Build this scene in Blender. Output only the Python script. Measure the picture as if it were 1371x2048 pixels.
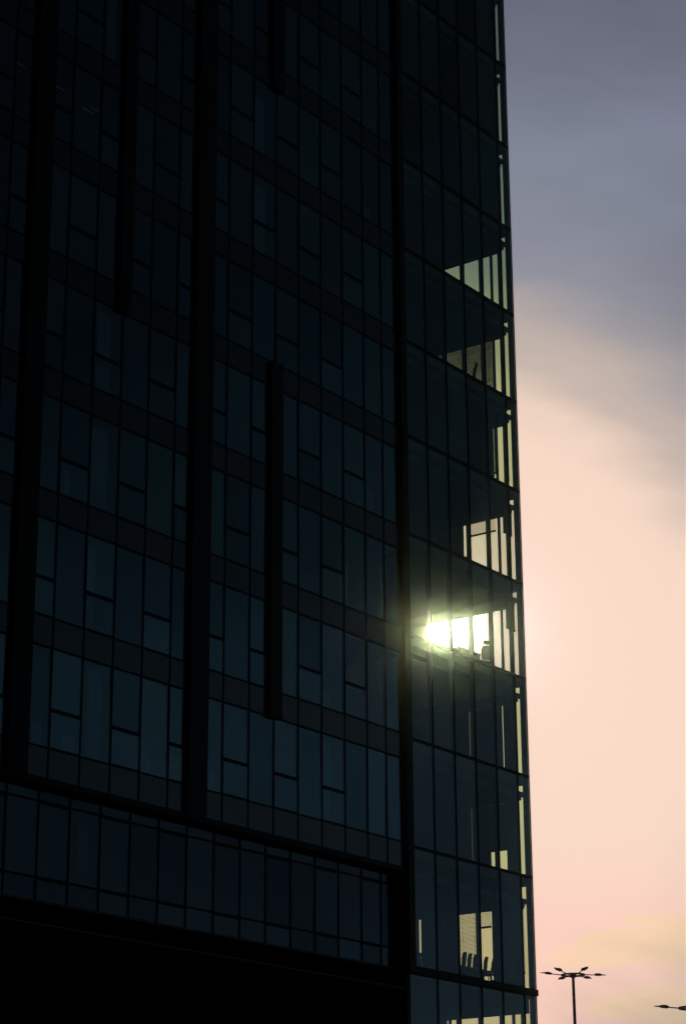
import bpy, math, random
from mathutils import Matrix, Vector
random.seed(11)
scene = bpy.context.scene
for o in list(bpy.data.objects):
    bpy.data.objects.remove(o)
COL = scene.collection
R = math.radians

# ------------------------------------------------------------------ camera, sky, sun, exposure
EYE = 1.6
CAM = Vector((-74.0546, -45.0392, EYE))
_r = Vector((0.59062, -0.806932, -0.005354))
_u = Vector((-0.263055, -0.198802, 0.944076))
_w = Vector((0.762869, 0.556182, 0.329684))
cd = bpy.data.cameras.new('camera')
cam = bpy.data.objects.new('camera', cd)
COL.objects.link(cam)
m = Matrix(((_r.x, _u.x, -_w.x), (_r.y, _u.y, -_w.y), (_r.z, _u.z, -_w.z)))
cam.matrix_world = Matrix.Translation(CAM) @ m.to_4x4()
cd.sensor_fit = 'VERTICAL'
cd.sensor_height = 36.0
cd.sensor_width = 24.1
cd.lens = 78.578
cd.clip_start = 0.1
cd.clip_end = 6000
scene.camera = cam

EXPOSURE = -2.5
GAIN = 2.0 ** (-EXPOSURE)          # sky radiances below are written as they appear, then scaled
scene.view_settings.view_transform = 'Standard'
scene.view_settings.look = 'None'
scene.view_settings.exposure = EXPOSURE
scene.view_settings.gamma = 1.0
scene.view_settings.use_curve_mapping = False
scene.cycles.use_denoising = True
scene.cycles.use_adaptive_sampling = False
scene.cycles.max_bounces = 8
scene.cycles.diffuse_bounces = 2
scene.cycles.glossy_bounces = 3
scene.cycles.transmission_bounces = 4
scene.cycles.transparent_max_bounces = 40
scene.cycles.volume_bounces = 0
scene.cycles.caustics_reflective = False
scene.cycles.caustics_refractive = False

SUN_DIR = Vector((0.80157, 0.52941, 0.27786)).normalized()
SUN_AZ = math.atan2(SUN_DIR.y, SUN_DIR.x)
SUN_EL = math.asin(SUN_DIR.z)

sd = bpy.data.lights.new('sun', 'SUN')
sd.energy = 1.5
sd.angle = R(0.53)
sd.color = (1.0, 0.85, 0.68)
sun = bpy.data.objects.new('sun', sd)
sun.rotation_euler = SUN_DIR.to_track_quat('Z', 'Y').to_euler()
sun.location = (60, 40, 60)
COL.objects.link(sun)


def s2l(c):
    return tuple(((v / 255) / 12.92) if v / 255 <= 0.04045 else (((v / 255) + 0.055) / 1.055) ** 2.4 for v in c)


class NT:
    """small helper for node graphs"""
    def __init__(self, tree):
        self.t = tree
        self.n = tree.nodes
        self.l = tree.links

    def node(self, kind, **kw):
        n = self.n.new(kind)
        for k, v in kw.items():
            setattr(n, k, v)
        return n

    def put(self, sock, v):
        if hasattr(v, 'is_output'):
            self.l.new(v, sock)
        else:
            sock.default_value = v

    def math(self, op, a, b=0.0, c=0.0, clamp=False):
        n = self.node('ShaderNodeMath', operation=op, use_clamp=clamp)
        self.put(n.inputs[0], a)
        self.put(n.inputs[1], b)
        self.put(n.inputs[2], c)
        return n.outputs[0]

    def vmath(self, op, a, b=(0, 0, 0), out=0):
        n = self.node('ShaderNodeVectorMath', operation=op)
        self.put(n.inputs[0], a)
        self.put(n.inputs[1], b)
        return n.outputs[out]

    def ramp(self, fac, stops, interp='LINEAR'):
        n = self.node('ShaderNodeValToRGB')
        n.color_ramp.interpolation = interp
        e = n.color_ramp.elements
        while len(e) > 1:
            e.remove(e[-1])
        e[0].position = stops[0][0]
        e[0].color = (*stops[0][1], 1)
        for p, c in stops[1:]:
            k = e.new(p)
            k.color = (*c, 1)
        self.put(n.inputs[0], fac)
        return n.outputs[0]

    def mixc(self, fac, a, b, blend='MIX'):
        n = self.node('ShaderNodeMix', data_type='RGBA', blend_type=blend)
        n.clamp_factor = True
        self.put(n.inputs[0], fac)
        self.put(n.inputs[6], a if hasattr(a, 'is_output') else (*a, 1))
        self.put(n.inputs[7], b if hasattr(b, 'is_output') else (*b, 1))
        return n.outputs[2]

    def smooth(self, v, lo, hi, a=0.0, b=1.0):
        n = self.node('ShaderNodeMapRange', interpolation_type='SMOOTHSTEP')
        self.put(n.inputs[0], v)
        n.inputs[1].default_value = lo
        n.inputs[2].default_value = hi
        n.inputs[3].default_value = a
        n.inputs[4].default_value = b
        return n.outputs[0]

    def noise(self, vec, scale, detail=3.0, rough=0.5):
        n = self.node('ShaderNodeTexNoise')
        self.put(n.inputs['Vector'], vec)
        n.inputs['Scale'].default_value = scale
        n.inputs['Detail'].default_value = detail
        n.inputs['Roughness'].default_value = rough
        return n.outputs[0]


def make_world():
    w = bpy.data.worlds.new('World')
    scene.world = w
    w.use_nodes = True
    g = NT(w.node_tree)
    g.n.clear()
    d = g.vmath('NORMALIZE', g.node('ShaderNodeTexCoord').outputs['Generated'])
    sep = g.node('ShaderNodeSeparateXYZ')
    g.l.new(d, sep.inputs[0])
    dx, dy, dz = sep.outputs
    el = g.math('MULTIPLY', g.math('ARCSINE', dz), 180 / math.pi)
    # azimuth away from the sun, shrunk towards the zenith
    az = g.math('ARCTAN2', dy, dx)
    da = g.math('WRAP', g.math('SUBTRACT', az, SUN_AZ), math.pi, -math.pi)
    h0 = g.math('MULTIPLY', g.math('MULTIPLY', g.math('ABSOLUTE', da), 180 / math.pi),
               g.math('COSINE', g.math('MULTIPLY', el, math.pi / 180)))
    e = g.math('SUBTRACT', el, math.degrees(SUN_EL))
    h = g.math('MULTIPLY', h0, g.smooth(e, -2.0, 6.0, 0.70, 1.0))   # the glow spreads along the horizon
    e_dn = g.math('MULTIPLY', g.math('MINIMUM', e, 0.0), 0.60)
    e_up = g.math('MAXIMUM', e, 0.0)
    ev = g.math('ADD', e_dn, e_up)
    rho0 = g.math('SQRT', g.math('ADD', g.math('MULTIPLY', h, h), g.math('MULTIPLY', ev, ev)))
    # thin cloud veils: streaks stretched along the horizon and dipping to the right
    sv = g.node('ShaderNodeMapping')
    sv.inputs['Rotation'].default_value = (R(14), R(-9), R(20))
    sv.inputs['Scale'].default_value = (1.0, 1.0, 3.2)
    g.l.new(d, sv.inputs[0])
    n1 = g.noise(sv.outputs[0], 5.0, 4.0, 0.5)
    n2 = g.noise(sv.outputs[0], 16.0, 6.0, 0.6)
    wob = g.math('ADD', g.math('MULTIPLY', g.math('SUBTRACT', n1, 0.5), 1.4),
                 g.math('MULTIPLY', g.math('SUBTRACT', n2, 0.5), 1.3))
    # fine wisps drawn out down to the right
    a0, sl = SUN_AZ - R(4), R(20)
    rt = Vector((math.sin(a0), -math.cos(a0), 0))
    t_ = g.vmath('DOT_PRODUCT', d, tuple(rt * math.sin(sl) + Vector((0, 0, math.cos(sl)))), 1)
    s_ = g.vmath('DOT_PRODUCT', d, tuple(rt * math.cos(sl) - Vector((0, 0, math.sin(sl)))), 1)
    cx = g.node('ShaderNodeCombineXYZ')
    g.put(cx.inputs[0], g.math('MULTIPLY', s_, 5.0))
    g.put(cx.inputs[1], g.math('MULTIPLY', t_, 34.0))
    n4 = g.noise(cx.outputs[0], 1.0, 6.0, 0.55)
    wob = g.math('ADD', wob, g.math('MULTIPLY', g.math('SUBTRACT', n4, 0.5), 2.0))
    keep = g.smooth(rho0, 2.5, 5.5)
    rho = g.math('MAXIMUM', g.math('ADD', rho0, g.math('MULTIPLY', wob, keep)), 0.0)
    rs = g.math('SQRT', g.math('ADD', g.math('MULTIPLY', h0, h0), g.math('MULTIPLY', e, e)))
    stops = [(0.0, (252, 221, 203)), (5.0, (251, 219, 201)), (5.9, (240, 212, 194)), (6.8, (205, 187, 177)),
             (8.2, (188, 174, 169)), (8.5, (174, 165, 166)), (9.7, (141, 143, 156)), (12.0, (122, 128, 144)),
             (15.0, (108, 112, 130)), (17.5, (102, 104, 121)), (30.0, (92, 106, 124)), (58.0, (91, 116, 130)), (68.0, (80, 104, 118)),
             (78.0, (63, 76, 90)), (100.0, (48, 60, 73)), (180.0, (42, 54, 68))]
    veil = g.ramp(g.math('MULTIPLY', rho, 1 / 180), [(p / 180, s2l(c)) for p, c in stops])
    # warm dust low over the horizon, pink and tan streaks in it
    low = g.smooth(e, -5.0, -8.0)
    lv_ = g.node('ShaderNodeMapping')
    lv_.inputs['Rotation'].default_value = (R(-3), R(4), 0)
    lv_.inputs['Scale'].default_value = (1.0, 1.0, 5.5)
    g.l.new(d, lv_.inputs[0])
    n3 = g.noise(lv_.outputs[0], 6.0, 3.0, 0.5)
    streak = g.smooth(g.math('ADD', g.math('MULTIPLY', n3, 1.0), g.math('MULTIPLY', e, -0.03)), 0.74, 0.80)
    dust = g.mixc(streak, (1.04, 0.90, 0.93), (1.04, 0.96, 0.80))
    dust_f = g.math('MULTIPLY', low, g.smooth(rho0, 30, 12))
    veil = g.mixc(dust_f, veil, g.mixc(1.0, veil, dust, 'MULTIPLY'))
    # the sky dims away from the sun, most of all overhead
    dim = g.math('EXPONENT', g.math('MULTIPLY', g.math('MAXIMUM', el, 0.0), -1 / 15.0))
    far = g.smooth(rho0, 22, 60)
    fac = g.math('ADD', g.math('MULTIPLY', g.math('SUBTRACT', dim, 1.0), far), 1.0)
    cloud_b = g.math('ADD', 1.0, g.math('MULTIPLY', g.math('ADD', g.math('MULTIPLY', g.math('SUBTRACT', n1, 0.5), 0.9), g.math('MULTIPLY', g.math('SUBTRACT', n4, 0.5), 0.5)), g.smooth(rho0, 6, 12)))
    fac = g.math('MULTIPLY', fac, cloud_b)
    sc = g.node('ShaderNodeVectorMath', operation='SCALE')
    g.l.new(veil, sc.inputs[0])
    # the sun behind thin cloud
    core = g.smooth(rs, 0.55, 0.22, 0.0, 22.0)
    halo = g.math('MULTIPLY', 6.5, g.math('EXPONENT', g.math('MULTIPLY', rs, -1 / 0.50)))
    g.put(sc.inputs['Scale'], g.math('MULTIPLY', fac, GAIN * 0.95))
    hs = g.node('ShaderNodeVectorMath', operation='SCALE')
    hs.inputs[0].default_value = (1.0, 0.64, 1.2)
    g.put(hs.inputs['Scale'], g.math('MULTIPLY', g.math('ADD', core, halo), GAIN))
    tot = g.vmath('ADD', sc.outputs[0], hs.outputs[0])
    sky = g.node('ShaderNodeTexSky', sky_type='NISHITA', sun_disc=False)
    sky.sun_elevation = SUN_EL
    sky.sun_rotation = math.pi / 2 - SUN_AZ
    sky.air_density = 1.0
    sky.dust_density = 1.5
    b1 = g.node('ShaderNodeBackground')
    g.l.new(sky.outputs[0], b1.inputs[0])
    b1.inputs[1].default_value = 0.004
    b2 = g.node('ShaderNodeBackground')
    g.l.new(tot, b2.inputs[0])
    add = g.node('ShaderNodeAddShader')
    g.l.new(b1.outputs[0], add.inputs[0])
    g.l.new(b2.outputs[0], add.inputs[1])
    out = g.node('ShaderNodeOutputWorld')
    g.l.new(add.outputs[0], out.inputs[0])
    w.cycles.sampling_method = 'MANUAL'
    w.cycles.sample_map_resolution = 4096


make_world()

# ------------------------------------------------------------------ materials
MATS = {}


def mat_solid(name, col, rough=0.5, metal=0.0, var=0.25, scale=3.0, spec=0.5, bump=0.0):
    mt = bpy.data.materials.new(name)
    mt.use_nodes = True
    g = NT(mt.node_tree)
    b = g.n['Principled BSDF']
    pos = g.node('ShaderNodeNewGeometry').outputs['Position']
    n = g.noise(pos, scale, 5.0, 0.6)
    lo = tuple(c * (1 - var) for c in col)
    hi = tuple(min(1, c * (1 + var)) for c in col)
    g.l.new(g.ramp(n, [(0.3, lo), (0.7, hi)]), b.inputs['Base Color'])
    n2 = g.noise(pos, scale * 4, 3.0)
    g.put(b.inputs['Roughness'], g.math('ADD', rough - 0.08, g.math('MULTIPLY', n2, 0.16)))
    b.inputs['Metallic'].default_value = metal
    b.inputs['Specular IOR Level'].default_value = spec
    if bump:
        bp = g.node('ShaderNodeBump')
        bp.inputs['Strength'].default_value = bump
        bp.inputs['Distance'].default_value = 0.01
        g.l.new(n2, bp.inputs['Height'])
        g.l.new(bp.outputs[0], b.inputs['Normal'])
    MATS[name] = mt
    return mt


def mat_glass(name, tint, refl, ior=1.55, wave=0.012):
    mt = bpy.data.materials.new(name)
    mt.use_nodes = True
    g = NT(mt.node_tree)
    g.n.clear()
    pos = g.node('ShaderNodeNewGeometry').outputs['Position']
    n = g.noise(pos, 0.55, 2.0)
    bp = g.node('ShaderNodeBump')
    bp.inputs['Strength'].default_value = 0.35
    bp.inputs['Distance'].default_value = wave
    g.l.new(n, bp.inputs['Height'])
    gl = g.node('ShaderNodeBsdfGlossy')
    gl.inputs['Color'].default_value = (*refl, 1)
    dust = g.noise(pos, 1.7, 5.0, 0.65)
    g.put(gl.inputs['Roughness'], g.math('MULTIPLY', dust, 0.05))
    g.l.new(bp.outputs[0], gl.inputs['Normal'])
    rnd = g.node('ShaderNodeObjectInfo').outputs['Random']
    g.l.new(g.ramp(rnd, [(0.0, tuple(c * 0.74 for c in refl)), (0.5, refl), (1.0, tuple(min(1.0, c * 1.1) for c in refl))]), gl.inputs['Color'])
    tr = g.node('ShaderNodeBsdfTransparent')
    tr.inputs['Color'].default_value = (*tint, 1)
    geo = g.node('ShaderNodeNewGeometry')
    cs = g.math('ABSOLUTE', g.vmath('DOT_PRODUCT', geo.outputs['Normal'], geo.outputs['Incoming'], 1))
    r0 = ((ior - 1) / (ior + 1)) ** 2
    fr = g.math('ADD', r0, g.math('MULTIPLY', 1 - r0, g.math('POWER', g.math('SUBTRACT', 1.0, cs, clamp=True), 5.0)))
    mx = g.node('ShaderNodeMixShader')
    g.l.new(fr, mx.inputs[0])
    g.l.new(tr.outputs[0], mx.inputs[1])
    g.l.new(gl.outputs[0], mx.inputs[2])
    out = g.node('ShaderNodeOutputMaterial')
    g.l.new(mx.outputs[0], out.inputs[0])
    MATS[name] = mt
    return mt


def mat_emit(name, col, strength):
    mt = bpy.data.materials.new(name)
    mt.use_nodes = True
    g = NT(mt.node_tree)
    b = g.n['Principled BSDF']
    b.inputs['Base Color'].default_value = (0.6, 0.6, 0.6, 1)
    b.inputs['Emission Color'].default_value = (*col, 1)
    pos = g.node('ShaderNodeNewGeometry').outputs['Position']
    g.put(b.inputs['Emission Strength'], g.math('MULTIPLY', strength, g.math('ADD', 0.7, g.math('MULTIPLY', g.noise(pos, 2.0), 0.6))))
    MATS[name] = mt
    return mt


mat_solid('black_metal', (0.008, 0.008, 0.009), 0.5, 0.0, 0.3, 2.0, 0.08)
mat_solid('dark_metal', (0.03, 0.032, 0.036), 0.4, 0.0, 0.25, 4.0, 0.3)
mat_solid('spandrel', (0.026, 0.033, 0.048), 0.12, 0.0, 0.25, 0.8, 0.5)
mat_solid('concrete', (0.16, 0.16, 0.155), 0.85, 0.0, 0.2, 1.5, 0.3, 0.2)
mat_solid('ceiling', (0.10, 0.105, 0.105), 0.85, 0.0, 0.12, 1.2, 0.3)
mat_solid('carpet', (0.05, 0.052, 0.058), 0.95, 0.0, 0.3, 12.0, 0.1)
mat_solid('partition', (0.12, 0.12, 0.118), 0.8, 0.0, 0.1, 1.0, 0.3)
mat_solid('blind', (0.055, 0.06, 0.062), 0.7, 0.0, 0.08, 3.0, 0.3)
mat_solid('curtain', (0.42, 0.46, 0.46), 0.9, 0.0, 0.12, 4.0, 0.2)
mat_solid('chair_fabric', (0.02, 0.021, 0.024), 0.85, 0.0, 0.3, 25.0, 0.2)
mat_solid('plastic', (0.02, 0.02, 0.022), 0.4, 0.0, 0.2, 10.0, 0.4)
mat_solid('wood', (0.12, 0.075, 0.045), 0.45, 0.0, 0.3, 6.0, 0.4)
mat_solid('stone', (0.010, 0.010, 0.011), 0.8, 0.0, 0.3, 1.2, 0.04, 0.1)
mat_solid('lamp_metal', (0.09, 0.085, 0.085), 0.45, 0.6, 0.2, 5.0, 0.4)
mat_solid('lens', (0.25, 0.24, 0.22), 0.25, 0.0, 0.1, 5.0, 0.5)
mat_solid('leaf', (0.05, 0.09, 0.035), 0.6, 0.0, 0.35, 9.0, 0.3)
mat_solid('asphalt', (0.05, 0.05, 0.052), 0.9, 0.0, 0.25, 0.8, 0.2, 0.3)
mat_solid('paving', (0.17, 0.165, 0.155), 0.85, 0.0, 0.2, 0.9, 0.3, 0.2)
mat_glass('glass_main', (0.80, 0.90, 0.90), (0.60, 0.85, 1.0), 1.85)
mat_glass('glass_bay_glare', (0.965, 0.965, 0.945), (0.70, 0.84, 1.0), 1.5)  # bay glass with less tint, brightened to stand in for glare near the sun
mat_glass('glass_recess', (0.70, 0.78, 0.80), (0.62, 0.72, 0.84), 1.52)
mat_glass('glass_bay', (0.885, 0.948, 0.825), (0.70, 0.84, 1.0), 1.62)
mat_emit('tube_light', (1.0, 0.86, 0.72), 0.055)

# ------------------------------------------------------------------ builders
ZO = EYE
_cache = {}


def raw(name, verts, faces, mat, parent=None, smooth=False):
    me = bpy.data.meshes.new(name)
    me.from_pydata(verts, [], faces)
    me.update()
    if mat:
        me.materials.append(MATS[mat])
    if smooth:
        for p in me.polygons:
            p.use_smooth = True
    o = bpy.data.objects.new(name, me)
    COL.objects.link(o)
    if parent is not None:
        o.parent = parent
    return o


BF = [(0, 3, 2, 1), (4, 5, 6, 7), (0, 1, 5, 4), (1, 2, 6, 5), (2, 3, 7, 6), (3, 0, 4, 7)]


def bverts(x0, x1, y0, y1, z0, z1):
    return [(x0, y0, z0), (x1, y0, z0), (x1, y1, z0), (x0, y1, z0), (x0, y0, z1), (x1, y0, z1), (x1, y1, z1), (x0, y1, z1)]


def box(name, x0, x1, y0, y1, z0, z1, mat, parent=None, rot=None):
    """one box as an object with its origin at its centre; alike boxes share a mesh"""
    d = tuple(round(v, 4) for v in (abs(x1 - x0), abs(y1 - y0), abs(z1 - z0)))
    key = (d, mat, name)
    if key not in _cache:
        me = bpy.data.meshes.new(name)
        a, b, c = d[0] / 2, d[1] / 2, d[2] / 2
        me.from_pydata(bverts(-a, a, -b, b, -c, c), [], BF)
        me.update()
        me.materials.append(MATS[mat])
        _cache[key] = me
    o = bpy.data.objects.new(name, _cache[key])
    o.location = ((x0 + x1) / 2, (y0 + y1) / 2, (z0 + z1) / 2)
    if rot:
        o.rotation_euler = rot
    COL.objects.link(o)
    if parent is not None:
        o.parent = parent
        o.location = o.location - parent.matrix_basis.translation
    return o


class MB:
    def __init__(self):
        self.v, self.f = [], []

    def box(self, x0, x1, y0, y1, z0, z1):
        self.add(bverts(x0, x1, y0, y1, z0, z1), BF)

    def add(self, vs, fs):
        k = len(self.v)
        self.v += [tuple(p) for p in vs]
        self.f += [tuple(i + k for i in q) for q in fs]

    def obox(self, c, ax, ay, az):
        """oriented box: centre and three half-axis vectors"""
        c, ax, ay, az = map(Vector, (c, ax, ay, az))
        vs = [c + sx * ax + sy * ay + sz * az for sz in (-1, 1) for sx, sy in ((-1, -1), (1, -1), (1, 1), (-1, 1))]
        self.add(vs, BF)

    def tube(self, pts, rads, seg=8):
        pts = [Vector(p) for p in pts]
        k = len(self.v)
        for i, p in enumerate(pts):
            t = (pts[min(i + 1, len(pts) - 1)] - pts[max(i - 1, 0)]).normalized()
            a = t.cross(Vector((0, 0, 1)))
            a = a.normalized() if a.length > 1e-4 else Vector((1, 0, 0))
            b = t.cross(a)
            for j in range(seg):
                an = 2 * math.pi * j / seg
                self.v.append(tuple(p + rads[i] * (math.cos(an) * a + math.sin(an) * b)))
        for i in range(len(pts) - 1):
            for j in range(seg):
                self.f.append((k + i * seg + j, k + i * seg + (j + 1) % seg, k + (i + 1) * seg + (j + 1) % seg, k + (i + 1) * seg + j))
        self.f.append(tuple(k + j for j in reversed(range(seg))))
        self.f.append(tuple(k + (len(pts) - 1) * seg + j for j in range(seg)))

    def build(self, name, mat, parent=None, smooth=False):
        return raw(name, self.v, self.f, mat, parent, smooth)


def tag(o, label=None, cat=None, group=None, kind=None):
    if label:
        o['label'] = label
    if cat:
        o['category'] = cat
    if group:
        o['group'] = group
    if kind:
        o['kind'] = kind
    return o


def empty(name, loc, rz=0.0):
    o = bpy.data.objects.new(name, None)
    o.location = loc
    o.rotation_euler = (0, 0, rz)
    o.empty_display_size = 0.3
    COL.objects.link(o)
    return o


def in_frame(p, margin=0.06):
    d = Vector(p) - CAM
    z = d.dot(_w)
    if z <= 0:
        return False
    f = 4470.2 / 2048
    u, v = f * d.dot(_r) / z, f * d.dot(_u) / z
    return abs(u) < 0.3347 + margin and abs(v) < 0.5 + margin


# ------------------------------------------------------------------ ground
gd = raw('ground', [(-2500, -2500, 0), (2500, -2500, 0), (2500, 2500, 0), (-2500, 2500, 0)], [(0, 1, 2, 3)], 'asphalt')
tag(gd, kind='structure')
pv = raw('pavement', bverts(-60, 12, -9, 34, -0.2, 0.13), BF, 'paving')
tag(pv, kind='structure')

# ------------------------------------------------------------------ the tower
FH = 3.967
ZJ = 15.1186 + ZO
ZK = 10.8333 + ZO
NF = 12


def zf(k):
    return ZJ + FH * k if k >= 0 else ZK


ROOF = zf(NF)
T = empty('office_tower', (-18.0, 8.0, 0.13))
tag(T, 'dark glass office tower filling the left of the photo, its corner bay glazed through', 'building')
YM = -0.2126                      # glass line of the main facade, just proud of the corner bay
DEEP = 24.0


def lx(k):
    if k <= 12:
        return -19.2575 + 1.340 * (k - 6)
    return {13: -10.057, 14: -8.99}[k]


KMIN = -8
XL = lx(KMIN)
extra_glass, extra_span = MB(), MB()
rg = random.Random(5)


def pane(name, x0, x1, yc, z0, z1, mat, th=0.024, tilt=0.006):
    c = ((x0 + x1) / 2, yc, (z0 + z1) / 2)
    hit = any(in_frame((x, yc, z)) for x in (x0, x1) for z in (z0, z1))
    if not hit:
        (extra_span if mat == 'spandrel' else extra_glass).box(x0, x1, yc - th / 2, yc + th / 2, z0, z1)
        return None
    o = box(name, x0, x1, yc - th / 2, yc + th / 2, z0, z1, mat, T)
    o.rotation_euler = (rg.uniform(-tilt, tilt), 0, rg.uniform(-tilt, tilt))
    return o


# main facade: vision panes, opening lights and spandrel panels, storey by storey
for k in range(NF):
    fl = zf(k)
    for p in range(KMIN, 14):
        x0, x1 = lx(p) + 0.027, lx(p + 1) - 0.027
        z0, z1 = fl + 0.031, fl + FH - 0.92 - 0.031
        opening = p <= 11 and (p % 2 == k % 2)
        if opening:
            zt = fl + 1.165
            pane('glass_pane', x0, x1, YM, zt + 0.056, z1, 'glass_main')
            q = pane('opening_light', x0 + 0.02, x1 - 0.02, YM - 0.012, z0 + 0.02, zt - 0.056, 'glass_main', 0.024, 0.004)
            if q is not None:
                box('window_bar', x0 - 0.012, x1 + 0.012, YM - 0.036, YM + 0.08, zt - 0.055, zt + 0.055, 'black_metal', T)
        else:
            pane('glass_pane', x0, x1, YM, z0, z1, 'glass_main')
        pane('spandrel_panel', x0, x1, YM, fl - 0.92 + 0.031, fl - 0.031, 'spandrel', 0.03, 0.001)
for k in range(NF + 1):
    fl = zf(k)
    if k < NF:
        box('transom', XL, lx(14), YM - 0.026, YM + 0.10, fl - 0.03, fl + 0.03, 'black_metal', T)
    box('transom', XL, lx(14), YM - 0.030, YM + 0.10, fl - 0.95, fl - 0.89, 'black_metal', T)
for p in range(KMIN, 15):
    x = lx(p)
    box('mullion', x - 0.026, x + 0.026, YM - 0.034, YM + 0.12, zf(0) - 0.885, ROOF, 'black_metal', T)

# fins and frame standing proud of the main facade
FY0, FY1 = YM - 0.17, YM - 0.038
FIN_BOT = zf(0) - 0.97


def fin(x0, x1, z0, z1):
    return box('fin', x0, x1, FY0, FY1, z0, z1, 'black_metal', T)


fin(-29.10, -28.28, FIN_BOT, ROOF)
fin(-21.10, -20.18, FIN_BOT, ROOF)
fin(-24.93, -24.38, zf(4) - 0.96, ROOF)
fin(-16.93, -16.30, zf(7) - 0.96, ROOF)
fin(-16.93, -16.32, zf(1) - 0.96, zf(4) + 0.0)
fin(-37.1, -36.2, FIN_BOT, ROOF)
fin(-33.0, -32.4, FIN_BOT, zf(7))
box('frame_column', -8.985, -8.62, FY0 - 0.01, -0.014, ZK - 0.235, ROOF, 'black_metal', T)
box('frame_beam', XL, -8.99, YM - 0.11, 0.02, FIN_BOT - 0.13, FIN_BOT - 0.003, 'black_metal', T)

# recessed storey under the frame
YR = 0.09
for p in range(KMIN, 14):
    x0, x1 = lx(p) + 0.023, lx(p + 1) - 0.023
    if p == 13:
        x1 = -9.42
    zt, zb = 13.60 + ZO, 11.37 + ZO
    thick = p % 2 == 0
    pane('glass_pane', x0, x1, YR, zb + 0.035, zt - 0.035, 'glass_recess')
    pane('spandrel_panel', x0, x1, YR, zt + 0.035, FIN_BOT - 0.132, 'glass_recess')
    pane('spandrel_panel', x0, x1, YR, ZK - 0.12, zb - 0.035, 'glass_recess')
    if thick and in_frame((x0, YR, zt)):
        box('window_bar', x0 - 0.01, x1 + 0.01, YR - 0.055, YR - 0.038, zt - 0.06, zt + 0.03, 'black_metal', T)
        box('window_bar', x0 - 0.01, x1 + 0.01, YR - 0.055, YR - 0.038, zb - 0.06, zb + 0.03, 'black_metal', T)
    xm = lx(p)
    box('mullion', xm - 0.022, xm + 0.022, YR - 0.035, YR + 0.10, ZK - 0.12, FIN_BOT - 0.132, 'black_metal', T)
for zz in (13.60 + ZO, 11.37 + ZO):
    box('transom', XL, -9.42, YR - 0.03, YR + 0.09, zz - 0.024, zz + 0.024, 'black_metal', T)
box('frame_pier', -9.42, -8.99, 0.03, 0.085, ZK - 0.235, FIN_BOT - 0.133, 'black_metal', T)
box('soffit_trim', XL, -8.99, YR - 0.045, YR + 0.12, ZK - 0.175, ZK - 0.123, 'black_metal', T)
box('soffit_drip', XL, -9.0, YR - 0.068, YR - 0.047, ZK - 0.182, ZK - 0.158, 'dark_metal', T)
box('soffit', XL, -8.61, YR + 0.13, 4.0, ZK - 0.177, ZK - 0.162, 'black_metal', T)
# podium wall set back in the dark under the soffit
for i in range(int((-8.6 - XL) / 2.4) + 1):
    for j in range(4):
        a = XL + i * 2.4
        b = min(a + 2.385, -8.62)
        if b > a + 0.2:
            box('podium_panel', a, b, 3.4, 3.5, 0.16 + j * 3.0, 0.145 + (j + 1) * 3.0 if j < 3 else ZK - 0.18, 'stone', T)
box('podium_wall', XL, -8.6, 3.52, 3.9, 0.13, ZK - 0.18, 'stone', T)
for i in range(4):
    a = -34.5 + i * 8.04
    box('podium_column', a - 0.35, a + 0.35, 2.6, 3.3, 0.13, ZK - 0.179, 'stone', T)
box('bay_return', -8.60, -8.42, 0.03, 3.4, 0.13, ZK - 0.18, 'black_metal', T)

# corner bay, near face (y = 0) and far face (x = 0)
XB = [-8.46, -6.715, -5.265, -3.808, -2.350, -0.843, -0.012]
YB = [0.012, 1.0, 2.455, 3.91, 5.365, 6.82, 8.275, 9.73, 11.185, 12.64, 14.095, 15.55, 17.005, 18.46, 19.915, 21.37, 22.825, DEEP]
LEV = [(ZK - 4.16, ZK - 0.235)] + [(ZK, zf(0))] + [(zf(k), zf(k + 1)) for k in range(NF)]
for (a, b) in LEV:
    for i in range(6):
        pane('glass_pane', XB[i] + 0.03, XB[i + 1] - 0.03, 0.0, a + 0.05, b - 0.045, 'glass_bay', 0.024, 0.0012)
    for i in range(len(YB) - 1):
        if i <= 6:
            box('rear_pane', -0.012, 0.012, YB[i] + 0.03, YB[i + 1] - 0.03, a + 0.05, b - 0.045, 'glass_bay_glare' if a in (zf(2), zf(3)) else 'glass_bay', T)
        else:
            extra_glass.box(-0.012, 0.012, YB[i] + 0.03, YB[i + 1] - 0.03, a + 0.05, b - 0.045)
for x in XB[1:-1]:
    box('mullion', x - 0.030, x + 0.030, -0.030, 0.175, 0.2, ROOF, 'black_metal', T)
for y in YB[1:-1]:
    box('mullion', -0.125, 0.028, y - 0.03, y + 0.03, 0.2, ROOF, 'black_metal', T)
box('corner_post', -0.17, -0.014, 0.014, 0.2, 0.2, ROOF, 'black_metal', T)
box('corner_trim', -0.012, 0.022, -0.022, 0.012, 0.2, ROOF, 'black_metal', T)
for z in [zf(k) for k in range(NF)]:
    box('transom', -8.46, -0.013, -0.034, 0.10, z - 0.055, z + 0.05, 'black_metal', T)
    box('transom', -0.10, 0.034, 0.012, DEEP, z - 0.055, z + 0.05, 'black_metal', T)
box('ledge', -8.60, 0.035, -0.09, 0.011, ZK - 0.235, ZK + 0.005, 'black_metal', T)
box('ledge', 0.0125, 0.035, 0.011, DEEP, ZK - 0.235, ZK + 0.005, 'black_metal', T)
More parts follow.
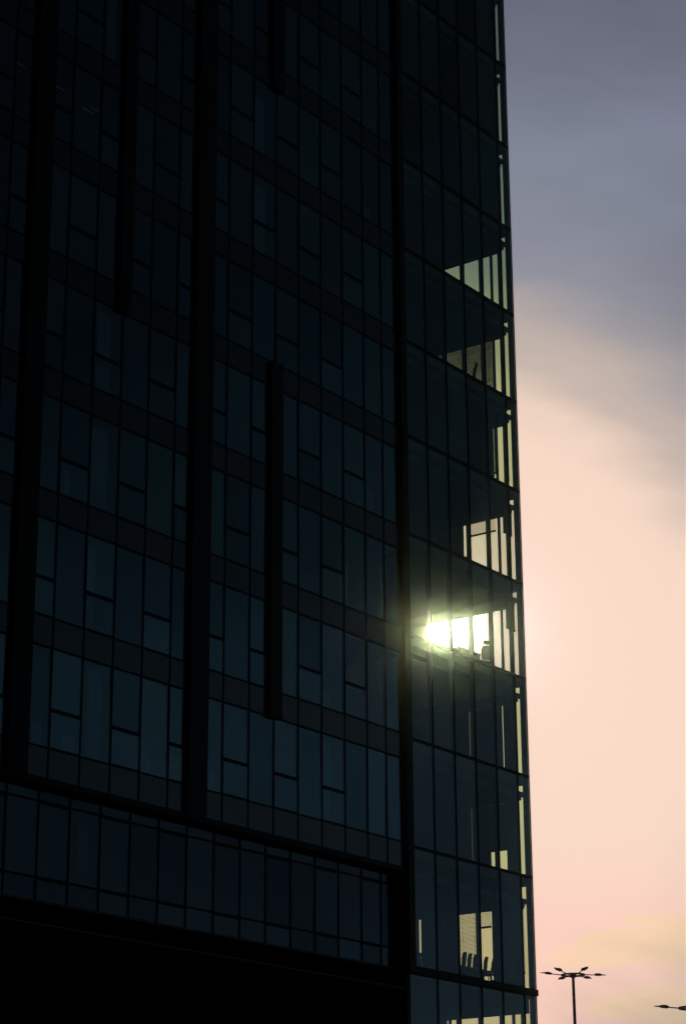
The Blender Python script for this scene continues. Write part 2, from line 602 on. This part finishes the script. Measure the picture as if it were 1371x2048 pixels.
# lowest storeys of the bay, down to the ground
for i in range(6):
    pane('glass_pane', XB[i] + 0.03, XB[i + 1] - 0.03, 0.0, 0.25, ZK - 4.25, 'glass_bay')
for i in range(8):
    extra_glass.box(-0.012, 0.012, YB[i] + 0.03, YB[i + 1] - 0.03, 0.25, ZK - 4.25)
box('transom', -8.46, -0.013, -0.034, 0.10, ZK - 4.25, ZK - 4.11, 'black_metal', T)
box('transom', -0.10, 0.034, 0.012, DEEP, ZK - 4.25, ZK - 4.11, 'black_metal', T)
tag(extra_glass.build('glass_pane', 'glass_main', T), kind='stuff')
tag(extra_span.build('spandrel_panel', 'spandrel', T), kind='stuff')
for o in T.children:
    if o.get('kind') == 'stuff':
        o.location = -T.location

# slabs, ceilings, walls inside
for (a, b) in LEV[1:]:
    top = 3.40 if a == ZK else 3.04
    for i in range(1, 6):
        box('rear_spandrel', -0.09, -0.03, YB[i] + 0.032, YB[i + 1] - 0.032, a + top, b - 0.056, 'spandrel', T)
    box('rear_spandrel', -0.09, -0.03, 0.46, YB[1] - 0.032, a + top, b - 0.056, 'spandrel', T)
for i in range(6):
    box('rear_spandrel', -0.09, -0.03, YB[i] + 0.032 if i else 0.3, YB[i + 1] - 0.032, ZK - 0.86, ZK - 0.236, 'spandrel', T)
for k in range(-1, NF + 1):
    z = zf(k)
    box('floor_slab', XL, -8.62, YR + 0.15, DEEP, z - (0.32 if k >= 0 else 0.16), z - 0.06, 'concrete', T)
    box('floor_slab', -8.42, -0.20, 0.16, DEEP, z - 0.36, z - 0.06, 'concrete', T)
    box('slab_edge', -8.42, -0.19, 0.101, 0.159, z - 0.36, z - 0.03, 'concrete', T)
    box('floor_finish', -8.40, -0.20, 0.16, 7.2, z - 0.058, z - 0.03, 'carpet', T)
    cz = z - 0.92 if k >= 0 else z - 0.80
    box('ceiling', XL, -8.62, 0.10, 12.0, cz, cz + 0.05, 'ceiling', T)
    cb = z - FH + 3.36 if k > 0 else (z - 0.88)
    if k == 0:
        cb = ZK + 3.42
    box('ceiling', -8.40, -0.37, 0.36, 7.2, cb, cb + 0.03, 'ceiling', T)
box('floor_slab', -8.42, -0.2, 0.16, DEEP, ZK - 4.40, ZK - 4.12, 'concrete', T)
box('inner_wall', -8.62, -8.42, 0.12, 12.0, ZK - 0.10, ROOF, 'partition', T)
box('inner_wall', -8.40, -0.14, 7.25, 7.4, 0.2, ROOF, 'partition', T)
box('core_wall', XL, -8.64, 9.0, 9.25, 0.2, ROOF, 'partition', T)
box('roof_slab', XL, 0.02, YM - 0.05, DEEP, ROOF, ROOF + 0.3, 'concrete', T)
box('parapet', XL, 0.03, YM - 0.18, YM + 0.02, ROOF + 0.302, ROOF + 1.5, 'black_metal', T)
box('rear_wall', XL, 0.0, DEEP, DEEP + 0.3, 0.13, ROOF, 'stone', T)
box('end_wall', XL - 0.3, XL - 0.001, YM - 0.1, DEEP + 0.3, 0.13, ROOF + 0.3, 'stone', T)

# ------------------------------------------------------------------ blinds
ORD = ['first', 'second', 'third', 'fourth', 'fifth', 'sixth', 'seventh', 'eighth', 'ninth', 'tenth', 'eleventh', 'twelfth', 'thirteenth', 'fourteenth', 'fifteenth', 'sixteenth']


def blind(axis, a, b, fixed, ztop, zbot, tilt, label, pitch=0.05, width=0.06, box_h=0.10, rail=0.018):
    """venetian blind; axis 'y' hangs along the far face, 'x' along the near face"""
    c = Vector((fixed, (a + b) / 2, zbot)) if axis == 'y' else Vector(((a + b) / 2, fixed, zbot))
    root = empty('venetian_blind', c)
    tag(root, label, 'blind', 'venetian blinds in the corner bay')
    L = abs(b - a) / 2
    along = Vector((0, 1, 0)) if axis == 'y' else Vector((1, 0, 0))
    outw = Vector((1, 0, 0)) if axis == 'y' else Vector((0, -1, 0))
    mb = MB()
    H = ztop - zbot
    n = int((H - box_h - 0.03) / pitch)
    ct, st = math.cos(R(tilt)), math.sin(R(tilt))
    rr = random.Random(int(fixed * 100 + a * 77 + ztop * 13))
    for i in range(n):
        z = 0.035 + pitch * (i + 0.5)
        jit = rr.uniform(-2.5, 2.5)
        ct, st = math.cos(R(tilt + jit)), math.sin(R(tilt + jit))
        wdir = (outw * ct + Vector((0, 0, 1)) * st) * (width / 2)
        ndir = (outw * -st + Vector((0, 0, 1)) * ct) * 0.0009
        mb.obox(Vector((0, 0, z)), along * L, wdir, ndir)
    tag(mb.build('slats', 'blind', root), kind='stuff')
    hb = MB()
    hb.obox((0, 0, H - box_h / 2), along * L, outw * 0.035, (0, 0, box_h / 2))
    hb.build('headrail', 'dark_metal', root)
    rb = MB()
    rb.obox((0, 0, 0.015), along * L, outw * 0.022, (0, 0, 0.036 if tilt < 60 else 0.018))
    rb.build('bottom_rail', 'dark_metal', root)
    if H > 0.9:
        for s in (-0.7, 0.7):
            cb = MB()
            cb.obox(along * (L * s) + outw * 0.03 + Vector((0, 0, H / 2)), along * 0.004, outw * 0.0015, (0, 0, H / 2 - 0.03))
            cb.build('ladder_cord', 'blind', root)
    return root


FLOORS = {c: (9 - i) for i, c in enumerate('ABCDEFGHIJ')}
FLOORS['K'] = -1
STOREY = {c: ORD[10 - i] for i, c in enumerate('ABCDEFGHIJK')}
CLOSED, HALF = 83, 8
# head rails that run along both faces of the bay under each ceiling edge
for c in 'ABCDEFGHIJK':
    z = zf(FLOORS[c])
    top = 3.36 if c != 'K' else 3.46
    box('perimeter_rail', -8.38, -0.19, 0.14, 0.21, z + top - 0.22, z + top - 0.02, 'dark_metal', T)
    box('perimeter_rail', -0.30, -0.22, 0.24, 7.2, z + top - 0.33, z + top - 0.02, 'dark_metal', T)


def far(c, y0, y1, lo, tilt, which, state, hi=None):
    z = zf(FLOORS[c])
    top = 3.13 if c != 'K' else 3.46
    return blind('y', y0, y1, -0.15, z + (hi or top), z + lo, tilt,
                 f'{state} rear blind, {which}, {STOREY[c]} storey above ledge')


def near(c, x0, x1, lo, tilt, which, state, hi=3.12):
    z = zf(FLOORS[c])
    return blind('x', x0, x1, 0.20, z + hi, z + lo, tilt,
                 f'{state} front blind, {which}, {STOREY[c]} storey above ledge')


FW = ['second window from corner', 'third window from corner', 'fourth window from corner', 'fifth window from corner']
YS = [(1.015, 2.445), (2.465, 3.90), (3.92, 5.355), (5.375, 6.80)]
for c in 'ABC':
    for i, (a, b) in enumerate(YS):
        far(c, a, b, 0.03, CLOSED, FW[i], 'closed')
    near(c, -0.80, -0.36, 0.03, CLOSED, 'corner window', 'closed narrow')
    near(c, -2.20, -0.81, 0.03, CLOSED, 'second window from corner', 'closed')
for i, (a, b) in enumerate(YS):
    far('E', a, b, 0.03, -12, FW[i], 'half open')
far('F', 1.08, 2.42, 0.40, CLOSED, FW[0], 'closed')
for i in (1, 2, 3):
    far('F', *YS[i], 0.03, CLOSED, FW[i], 'closed')
near('F', -0.80, -0.42, 0.40, CLOSED, 'corner window', 'closed narrow')
near('F', -2.30, -1.55, 0.05, CLOSED, 'second window from corner', 'closed')
near('F', -1.53, -1.40, 0.42, HALF, 'beside the corner window', 'narrow half open')
far('G', 1.10, 2.40, 2.46, HALF, FW[0], 'raised half open')
far('G', 2.66, 3.87, 0.03, CLOSED, FW[1], 'closed')
for i in (2, 3):
    far('G', *YS[i], 0.03, CLOSED, FW[i], 'closed')
near('G', -0.80, -0.34, 1.98, CLOSED, 'corner window', 'half lowered narrow')
near('G', -1.03, -0.81, 1.98, CLOSED, 'beside the corner window', 'half lowered narrow')
near('H', -0.80, -0.34, 1.93, 30, 'corner window', 'half lowered narrow slatted')
near('H', -1.03, -0.81, 1.93, 30, 'beside the corner window', 'half lowered narrow slatted')
far('H', 4.45, 5.33, 0.03, CLOSED, FW[2], 'closed')
far('H', *YS[3], 0.03, CLOSED, FW[3], 'closed')
YI = [(1.045, 1.845), (1.846, 2.596), (2.603, 3.87), (3.872, 5.394), (5.398, 6.80)]
WI = ['right half of second window from corner', 'left half of second window from corner', FW[1], FW[2], FW[3]]
for (a, b), wname in zip(YI, WI):
    far('I', a, b, 0.03, CLOSED, wname, 'closed')
near('I', -0.80, -0.42, 0.05, CLOSED, 'corner window', 'closed narrow')
near('I', -1.44, -0.81, 0.05, CLOSED, 'beside the corner window', 'closed narrow')
far('J', 1.0, 1.734, 1.17, CLOSED, 'right half of second window from corner', 'partly lowered')
far('J', 1.735, 2.608, 0.03, CLOSED, 'left half of second window from corner', 'closed')
far('J', 2.613, 3.90, 0.03, CLOSED, FW[1], 'closed')
for i in (2, 3):
    far('J', *YS[i], 0.03, CLOSED, FW[i], 'closed')
near('J', -0.80, -0.62, 0.05, HALF, 'corner window', 'narrow half open')
near('J', -1.42, -0.81, 0.05, 38, 'beside the corner window', 'narrow slatted')
far('K', 1.03, 1.80, 0.03, CLOSED, 'right half of second window from corner', 'closed')
far('K', 1.84, 2.40, 2.54, 22, 'left half of second window from corner', 'raised half open')
far('K', 2.52, 3.28, 0.9, -6, 'right half of third window from corner', 'lowered open')
far('K', 3.285, 3.90, 0.03, CLOSED, 'left half of third window from corner', 'closed')
far('K', 3.92, 5.13, 0.03, CLOSED, FW[2], 'closed')
far('K', 5.22, 6.80, 0.03, CLOSED, FW[3], 'closed')
far('K', 5.135, 5.215, 1.80, HALF, 'between third and fourth windows', 'narrow open')
far('K', 5.135, 5.215, 0.03, CLOSED, 'low between third and fourth windows', 'narrow closed', 1.78)
near('K', -0.53, -0.42, 0.6, 18, 'corner window', 'lowered narrow')
near('K', -1.72, -0.55, 0.03, CLOSED, 'beside the corner window', 'closed')

for i, (a, b) in enumerate(YS[2:]):
    blind('y', a + (0.04 if i == 0 else 0), b, -0.15, ZK - 0.75, ZK - 4.0, CLOSED, f'closed rear blind, {FW[2 + i]}, storey right below the ledge')

# ------------------------------------------------------------------ curtains behind the main facade
CUR = [(-17.62, -16.95, 41.4, 39.0, 'pale curtain gathered behind the glass right below the short upper fin'),
       (-17.62, -16.88, 37.9, 35.1, 'pale curtain one storey below the curtain under the short upper fin'),
       (-25.55, -24.85, 29.9, 27.2, 'pale curtain behind the window right below the end of the left short fin'),
       (-25.62, -24.86, 25.9, 23.2, 'pale curtain two storeys below the end of the left short fin'),
       (-27.80, -27.30, 15.9, 15.2, 'low pale cloth beside the foot of the leftmost thick fin'),
       (-26.45, -25.95, 15.75, 15.2, 'low pale cloth in the opening light right of the leftmost thick fin'),
       (-25.44, -24.75, 18.0, 15.2, 'full height pale curtain in the lowest window row of the main facade'),
       (-22.90, -22.50, 16.0, 15.2, 'short pale cloth low in the lowest window row between the thick fins'),
       (-21.70, -20.9, 16.1, 15.2, 'short pale cloth low behind the opening light left of the middle thick fin'),
       (-25.30, -24.85, 13.3, 11.5, 'pale curtain behind the recessed storey glass under the black beam'),
       (-19.85, -19.32, 15.9, 15.2, 'short pale cloth low behind glass right of the middle thick fin'),
       (-10.9, -10.3, 43.7 - 4.0, 39.0, 'pale curtain in the right column of windows high on the main facade'),
       (-12.4, -11.9, 24.9, 23.2, 'pale curtain two windows left of the frame column, level with the sun')]
rc = random.Random(21)
for n_ in range(16):
    p_, k_ = rc.randint(-1, 13), rc.randint(0, 8)
    if p_ in (-2,) or any(abs(c[0] - lx(p_)) < 1.4 and abs(c[3] - (zf(k_) - ZO)) < 2.5 for c in CUR):
        continue
    a_ = lx(p_) + rc.uniform(0.1, 0.5)
    w_ = rc.uniform(0.25, 0.6)
    CUR.append((a_, min(a_ + w_, lx(p_ + 1) - 0.1), zf(k_) - ZO + rc.choice((0.7, 1.0, 2.9, 2.9)), zf(k_) - ZO + 0.04,
                f'pale cloth, {ORD[13 - p_]} window left of frame column, {ORD[k_]} row above black beam'))
for (a, b, z1, z0, lab) in CUR:
    y0 = (0.05 if z0 > 14 else 0.35)
    n = 28
    vs, fs = [], []
    ph = a * 3
    for i in range(n + 1):
        t = i / n
        x = (t - 0.5) * (b - a)
        y = 0.028 * math.sin(t * (b - a) * 42 + ph) + 0.012 * math.sin(t * 17 + ph)
        for yy in (y, y + 0.006):
            vs += [(x, yy, 0.0), (x, yy, z1 - z0)]
    for i in range(n):
        k, q = 4 * i, 4 * i + 4
        fs += [(k, q, q + 1, k + 1), (k + 2, k + 3, q + 3, q + 2), (k + 1, q + 1, q + 3, k + 3), (k, k + 2, q + 2, q)]
    fs += [(0, 1, 3, 2), (4 * n, 4 * n + 2, 4 * n + 3, 4 * n + 1)]
    o = raw('curtain', vs, fs, 'curtain', None, True)
    o.location = ((a + b) / 2, y0, z0 + ZO)
    tag(o, lab, 'curtain', 'curtains behind the main facade')

# ------------------------------------------------------------------ ceiling lights
def tube_light(x, y, z, lab, L=0.55):
    root = empty('ceiling_light', (x, y, z))
    tag(root, lab, 'ceiling light', 'lit ceiling lights behind the main facade')
    h = MB()
    h.box(-L / 2 - 0.03, L / 2 + 0.03, -0.05, 0.05, -0.02, 0.04)
    h.build('housing', 'dark_metal', root)
    t = MB()
    t.box(-L / 2, L / 2, -0.018, 0.018, -0.034, -0.021)
    t.build('tube', 'tube_light', root)


zc = zf(5) + FH - 0.92 - 0.05
for (x, y, lab) in [(-28.45, 1.15, 'faint lit ceiling light left of the leftmost thick fin near the photo top left'),
                    (-26.58, 1.16, 'faint lit ceiling light right of the leftmost thick fin'),
                    (-24.90, 1.42, 'left of two parallel faint ceiling lights left of the short fin'),
                    (-24.70, 1.17, 'right of two parallel faint ceiling lights left of the short fin')]:
    tube_light(x, y, zc, lab)
zc = zf(0) + FH - 0.92 - 0.05
tube_light(-11.2, 0.32, zc, 'faint ceiling light at the head of the lowest window row near the frame column', 0.4)
tube_light(-10.3, 2.4, zc, 'faint ceiling light deep in the lowest window row near the frame column', 0.4)

# ------------------------------------------------------------------ office furniture in the corner bay
def chair(x, y, z, rz, lab, head=False, arms=True, bw=1.0, grp='office chairs in the corner bay'):
    root = empty('office_chair', (x, y, z), rz)
    tag(root, lab, 'chair', grp)
    s = MB()
    n = 6
    s.add(*rounded(0.25 * bw, 0.24, 0.43, 0.50))
    s.build('seat', 'chair_fabric', root)
    bk = MB()
    rows = [(-0.20, 0.52, 0.15), (-0.24, 0.66, 0.21), (-0.255, 0.85, 0.22), (-0.30, 1.03, 0.18), (-0.315, 1.06, 0.14)]
    vs, fs = [], []
    for (yy, zz, hw) in rows:
        for dy, q in ((0.0, 1.0), (-0.045, 0.96)):
            for t in (-1, -0.5, 0, 0.5, 1):
                vs.append((t * hw * bw * q, yy + dy + 0.035 * t * t, zz))
    for i in range(len(rows) - 1):
        for d in (0, 1):
            for j in range(4):
                p = i * 10 + d * 5 + j
                fs.append((p, p + 1, p + 11, p + 10) if d == 0 else (p + 10, p + 11, p + 1, p))
        for j, (u, v) in enumerate(((0, 5), (4, 9))):
            p, q = i * 10 + u, i * 10 + v
            fs.append((p, p + 10, q + 10, q))
    for i, flip in ((0, 0), (len(rows) - 1, 1)):
        fs.append(tuple(i * 10 + j for j in (0, 1, 2, 3, 4, 9, 8, 7, 6, 5)))
    bk.add(vs, fs)
    bk.build('backrest', 'chair_fabric', root)
    if head:
        hr = MB()
        hr.obox((0, -0.335, 1.20), (0.14, 0, 0), (0, 0.028, 0.008), (0, -0.02, 0.075))
        hr.tube([(0, -0.33, 1.0), (0, -0.35, 1.14)], [0.018, 0.018], 6)
        hr.build('headrest', 'chair_fabric', root)
    for sx in ((-1, 1) if arms else ()):
        ar = MB()
        ar.tube([(sx * 0.22, -0.02, 0.46), (sx * 0.29, -0.02, 0.48), (sx * 0.29, -0.02, 0.67)], [0.016] * 3, 6)
        ar.obox((sx * 0.29, 0.03, 0.685), (0.04, 0, 0), (0, 0.13, 0), (0, 0, 0.016))
        ar.build('armrest', 'plastic', root)
    col = MB()
    col.tube([(0, 0, 0.09), (0, 0, 0.26), (0, 0, 0.261), (0, 0, 0.43)], [0.035, 0.033, 0.022, 0.022], 8)
    col.tube([(0, -0.05, 0.42), (0, -0.2, 0.44), (0, -0.275, 0.60)], [0.025, 0.025, 0.02], 6)
    col.build('column', 'dark_metal', root)
    for i in range(5):
        an = 2 * math.pi * i / 5 + 0.3
        lg = MB()
        lg.tube([(0.02 * math.cos(an), 0.02 * math.sin(an), 0.12), (0.29 * math.cos(an), 0.29 * math.sin(an), 0.075)], [0.028, 0.016], 6)
        lo = lg.build('base_leg', 'dark_metal', root)
        cs = MB()
        tx, ty = -math.sin(an) * 0.022, math.cos(an) * 0.022
        cs.tube([(0.29 * math.cos(an) - tx, 0.29 * math.sin(an) - ty, 0.03), (0.29 * math.cos(an) + tx, 0.29 * math.sin(an) + ty, 0.03)], [0.03, 0.03], 8)
        cs.build('caster', 'plastic', lo)
    return root


def rounded(a, b, z0, z1, r=0.06, seg=3):
    ring = []
    for cx, cy, s in ((a - r, b - r, 0), (-(a - r), b - r, 1), (-(a - r), -(b - r), 2), (a - r, -(b - r), 3)):
        for i in range(seg + 1):
            an = math.pi / 2 * (s + i / seg)
            ring.append((cx + r * math.cos(an), cy + r * math.sin(an)))
    n = len(ring)
    vs = []
    for z, k in ((z0, 0.93), (z0 + 0.02, 1.0), (z1 - 0.02, 1.0), (z1, 0.93)):
        vs += [(x * k, y * k, z) for x, y in ring]
    fs = []
    for l in range(3):
        for i in range(n):
            fs.append((l * n + i, l * n + (i + 1) % n, (l + 1) * n + (i + 1) % n, (l + 1) * n + i))
    fs.append(tuple(reversed(range(n))))
    fs.append(tuple(3 * n + i for i in range(n)))
    return vs, fs


FZK = ZK - 0.028
cw = ['leftmost', 'second from left', 'third from left', 'fourth from left', 'rightmost']
for i, x in enumerate((-3.98, -3.60, -3.24, -2.50, -1.98)):
    chair(x, 0.86 + 0.03 * (i % 2), FZK, (-0.06, 0.05, -0.03, 0.08, 0.0)[i],
          f'dark office chair, {cw[i]} of the row silhouetted just above the ledge', False, False, 0.56)


def table(x0, x1, y0, y1, z, lab, h=0.74):
    root = empty('meeting_table', ((x0 + x1) / 2, (y0 + y1) / 2, z))
    tag(root, lab, 'table')
    a, b = (x1 - x0) / 2, (y1 - y0) / 2
    t = MB()
    t.add(*rounded(a, b, h - 0.045, h, 0.12, 4))
    t.build('table_top', 'wood', root)
    for sx in (-1, 1):
        for sy in (-1, 1):
            l = MB()
            l.box(sx * (a - 0.2) - 0.03, sx * (a - 0.2) + 0.03, sy * (b - 0.15) - 0.03, sy * (b - 0.15) + 0.03, 0.0, h - 0.046)
            l.build('leg', 'dark_metal', root)
    mp = MB()
    mp.box(-a + 0.05, a - 0.05, -0.012, 0.012, 0.03, h - 0.05)
    mp.build('modesty_panel', 'wood', root)


table(-4.2, -0.75, 1.25, 2.35, FZK, 'long meeting table behind the row of chairs just above the ledge')


def desk(x0, x1, y0, y1, z, lab, mons, labs):
    root = empty('desk', ((x0 + x1) / 2, (y0 + y1) / 2, z))
    tag(root, lab, 'desk')
    a, b = (x1 - x0) / 2, (y1 - y0) / 2
    t = MB()
    t.add(*rounded(a, b, 0.70, 0.735, 0.03, 2))
    t.build('desk_top', 'wood', root)
    for sx in (-1, 1):
        l = MB()
        l.box(sx * (a - 0.06) - 0.025, sx * (a - 0.06) + 0.025, -b + 0.05, b - 0.05, 0.0, 0.699)
        l.build('leg_panel', 'dark_metal', root)
    for (mx, my, rz), ml in zip(mons, labs):
        m_ = empty('monitor', (mx, my, z + 0.736), rz)
        tag(m_, ml, 'monitor', 'monitors on desks in the corner bay')
        s = MB()
        s.obox((0, 0, 0.33), (0.27, 0, 0), (0, 0.018, 0.0), (0, 0.01, 0.165))
        s.build('screen', 'plastic', m_)
        st = MB()
        st.tube([(0, 0.03, 0.012), (0, 0.035, 0.30)], [0.022, 0.018], 6)
        st.box(-0.11, 0.11, -0.07, 0.10, 0.0, 0.012)
        st.build('stand', 'plastic', m_)


zh = zf(2) - 0.028
desk(-3.6, -2.0, 0.75, 1.45, zh, 'desk by the window left of the reclined chair in the sunlit storey',
     [(-2.35, 1.1, 0.5)], ['dark monitor on the desk in the sunlit storey'])
chair(-1.80, 0.82, zh, -0.5, 'office chair with headrest silhouetted against the glare beside the sun', True)
zg = zf(3) - 0.028
chair(-2.72, 1.25, zg, 2.2, 'office chair whose curved back edges the bright window one storey above the sun')
ze = zf(5) - 0.028
desk(-3.2, -1.6, 1.2, 1.9, ze, 'desk behind the slatted light seven storeys above the ledge',
     [(-2.75, 1.5, 0.3)], ['dark monitor behind the slatted light seven storeys above the ledge'])
chair(-2.15, 0.95, ze, 0.4, 'office chair in front of the desk behind the slatted light, seventh storey', True)
# pot plant beside the meeting table chairs
pp = empty('pot_plant', (-1.45, 0.95, FZK))
tag(pp, 'small leafy pot plant right of the chairs just above the ledge', 'plant')
pt = MB()
pt.tube([(0, 0, 0), (0, 0, 0.05), (0, 0, 0.32)], [0.10, 0.12, 0.15], 10)
pt.build('pot', 'plastic', pp)
lv = MB()
rp = random.Random(3)
for i in range(70):
    an, el_ = rp.uniform(0, 6.28), rp.uniform(0.2, 1.3)
    rr_ = rp.uniform(0.05, 0.22)
    c = Vector((rr_ * math.cos(an), rr_ * math.sin(an), 0.34 + rr_ * 0.6 + rp.uniform(0, 0.3)))
    d = Vector((math.cos(an) * math.cos(el_), math.sin(an) * math.cos(el_), math.sin(el_)))
    s_ = d.cross(Vector((0, 0, 1))).normalized() * 0.02
    L_ = rp.uniform(0.07, 0.14)
    lv.add([c, c + d * L_ * 0.5 + s_, c + d * L_, c + d * L_ * 0.5 - s_], [(0, 1, 2, 3)])
lv.build('foliage', 'leaf', pp)

# ------------------------------------------------------------------ high mast lamps beyond the corner
def mast(dirxy, elev_t, height, lab, tilts, rot=0.0, arm=1.95, S=1.0, N_ARM=6):
    D = (height - EYE) / elev_t
    p = CAM + Vector((dirxy[0] * D, dirxy[1] * D, 0))
    root = empty('mast_lamp', (p.x, p.y, 0.0))
    tag(root, lab, 'street lamp', 'mast lamps beyond the tower')
    height /= S
    root.scale = (S, S, S)
    vdir = Vector((dirxy[0], dirxy[1], 0)).normalized()
    right = Vector((vdir.y, -vdir.x, 0))
    pole = MB()
    pole.tube([(0, 0, 0), (0, 0, 0.5), (0, 0, 0.51), (0, 0, height)], [0.24, 0.24, 0.15, 0.095], 14)
    pole.build('pole', 'lamp_metal', root, True)
    cap = MB()
    cap.tube([(0, 0, height - 0.10), (0, 0, height - 0.05), (0, 0, height + 0.12), (0, 0, height + 0.16)], [0.11, 0.17, 0.17, 0.10], 12)
    cap.build('hub', 'lamp_metal', root)
    ring = MB()
    N = 36
    rad, hz = 0.72, 0.10
    pts = [Vector((math.cos(2 * math.pi * i / N), math.sin(2 * math.pi * i / N), 0)) for i in range(N)]
    vs, fs = [], []
    for q in pts:
        for rr_, zz in ((rad - 0.04, -0.05), (rad + 0.05, -0.05), (rad + 0.05, 0.05), (rad - 0.04, 0.05)):
            vs.append((q.x * rr_, q.y * rr_, height + hz + zz))
    for i in range(N):
        j = (i + 1) % N
        for s_ in range(4):
            fs.append((4 * i + s_, 4 * i + (s_ + 1) % 4, 4 * j + (s_ + 1) % 4, 4 * j + s_))
    ring.add(vs, fs)
    for i in range(N_ARM):
        an = 2 * math.pi * i / N_ARM + rot
        d = right * math.cos(an) - vdir * math.sin(an)
        ring.tube([d * 0.1 + Vector((0, 0, height + 0.05)), d * rad + Vector((0, 0, height + hz))], [0.03, 0.03], 6)
    ring.build('ring', 'lamp_metal', root)
    for i in range(N_ARM):
        an = 2 * math.pi * i / N_ARM + rot
        d = right * math.cos(an) - vdir * math.sin(an)          # +sin: towards the viewer
        up = Vector((0, 0, 1))
        t = tilts[i]
        ax = (d * math.cos(t) + up * math.sin(t)).normalized()
        sd_ = ax.cross(up).normalized()
        nn = sd_.cross(ax)
        base = d * 0.66 + Vector((0, 0, height + hz))
        a = MB()
        a.tube([base, base + ax * (arm - 0.6 - 0.78)], [0.035, 0.03], 7)
        ao = a.build('arm', 'lamp_metal', root)
        # leaf-shaped lamp head: deep near the arm, tapering to a flat tip
        prof = [(0.0, 0.05, 0.045), (0.10, 0.16, 0.10), (0.28, 0.20, 0.12), (0.44, 0.19, 0.09), (0.52, 0.15, 0.05), (0.70, 0.09, 0.035), (0.80, 0.03, 0.015)]
        vs, fs = [], []
        b0 = base + ax * (arm - 0.6 - 0.80)
        NS = 10
        for (l, w_, h_) in prof:
            for j in range(NS):
                q = 2 * math.pi * j / NS
                vs.append(b0 + ax * l + sd_ * (w_ * math.cos(q)) + nn * (h_ * math.sin(q) * (1.0 if math.sin(q) > 0 else 0.45)))
        for k in range(len(prof) - 1):
            for j in range(NS):
                fs.append((k * NS + j, k * NS + (j + 1) % NS, (k + 1) * NS + (j + 1) % NS, (k + 1) * NS + j))
        fs.append(tuple(reversed(range(NS))))
        fs.append(tuple((len(prof) - 1) * NS + j for j in range(NS)))
        hd = MB()
        hd.add(vs, fs)
        hd.build('lamp_head', 'lamp_metal', ao, True)
        ln = MB()
        ln.obox(b0 + ax * 0.25 - nn * 0.045, ax * 0.17, sd_ * 0.09, nn * 0.008)
        ln.build('lens', 'lens', ao)
    return root


mast((0.86282, 0.50551), 0.13060, 15.0, 'mast lamp with six lamp heads on a ring, right beside the tower corner',
     (-0.05, 0.17, 0.17, 0.14, -0.02, -0.02), 0.06, 1.46 / 0.7, 0.7)
mast((0.88772, 0.46038), 0.11509, 15.0, 'mast lamp cut off by the right edge of the photo',
     (0.10, 0.0, 0.0), math.pi, 1.95, 1.0, 3)

# ------------------------------------------------------------------ added scattering air, stands in for lens glare around the sun
hz = raw('glare_haze', bverts(-78, 32.5, -49, 25.5, -1.0, ROOF + 3.0), BF, None)
tag(hz, 'added air volume that spreads the sun glare across the tower', None, None, 'stuff')
hm = bpy.data.materials.new('glare_haze')
hm.use_nodes = True
g = NT(hm.node_tree)
g.n.clear()
pv_ = g.node('ShaderNodeVolumePrincipled')
pv_.inputs['Color'].default_value = (0.86, 0.98, 0.84, 1)
pv_.inputs['Density'].default_value = 0.00024
pv_.inputs['Anisotropy'].default_value = 0.9935
og = g.node('ShaderNodeOutputMaterial')
g.l.new(pv_.outputs[0], og.inputs['Volume'])
hz.data.materials.append(hm)
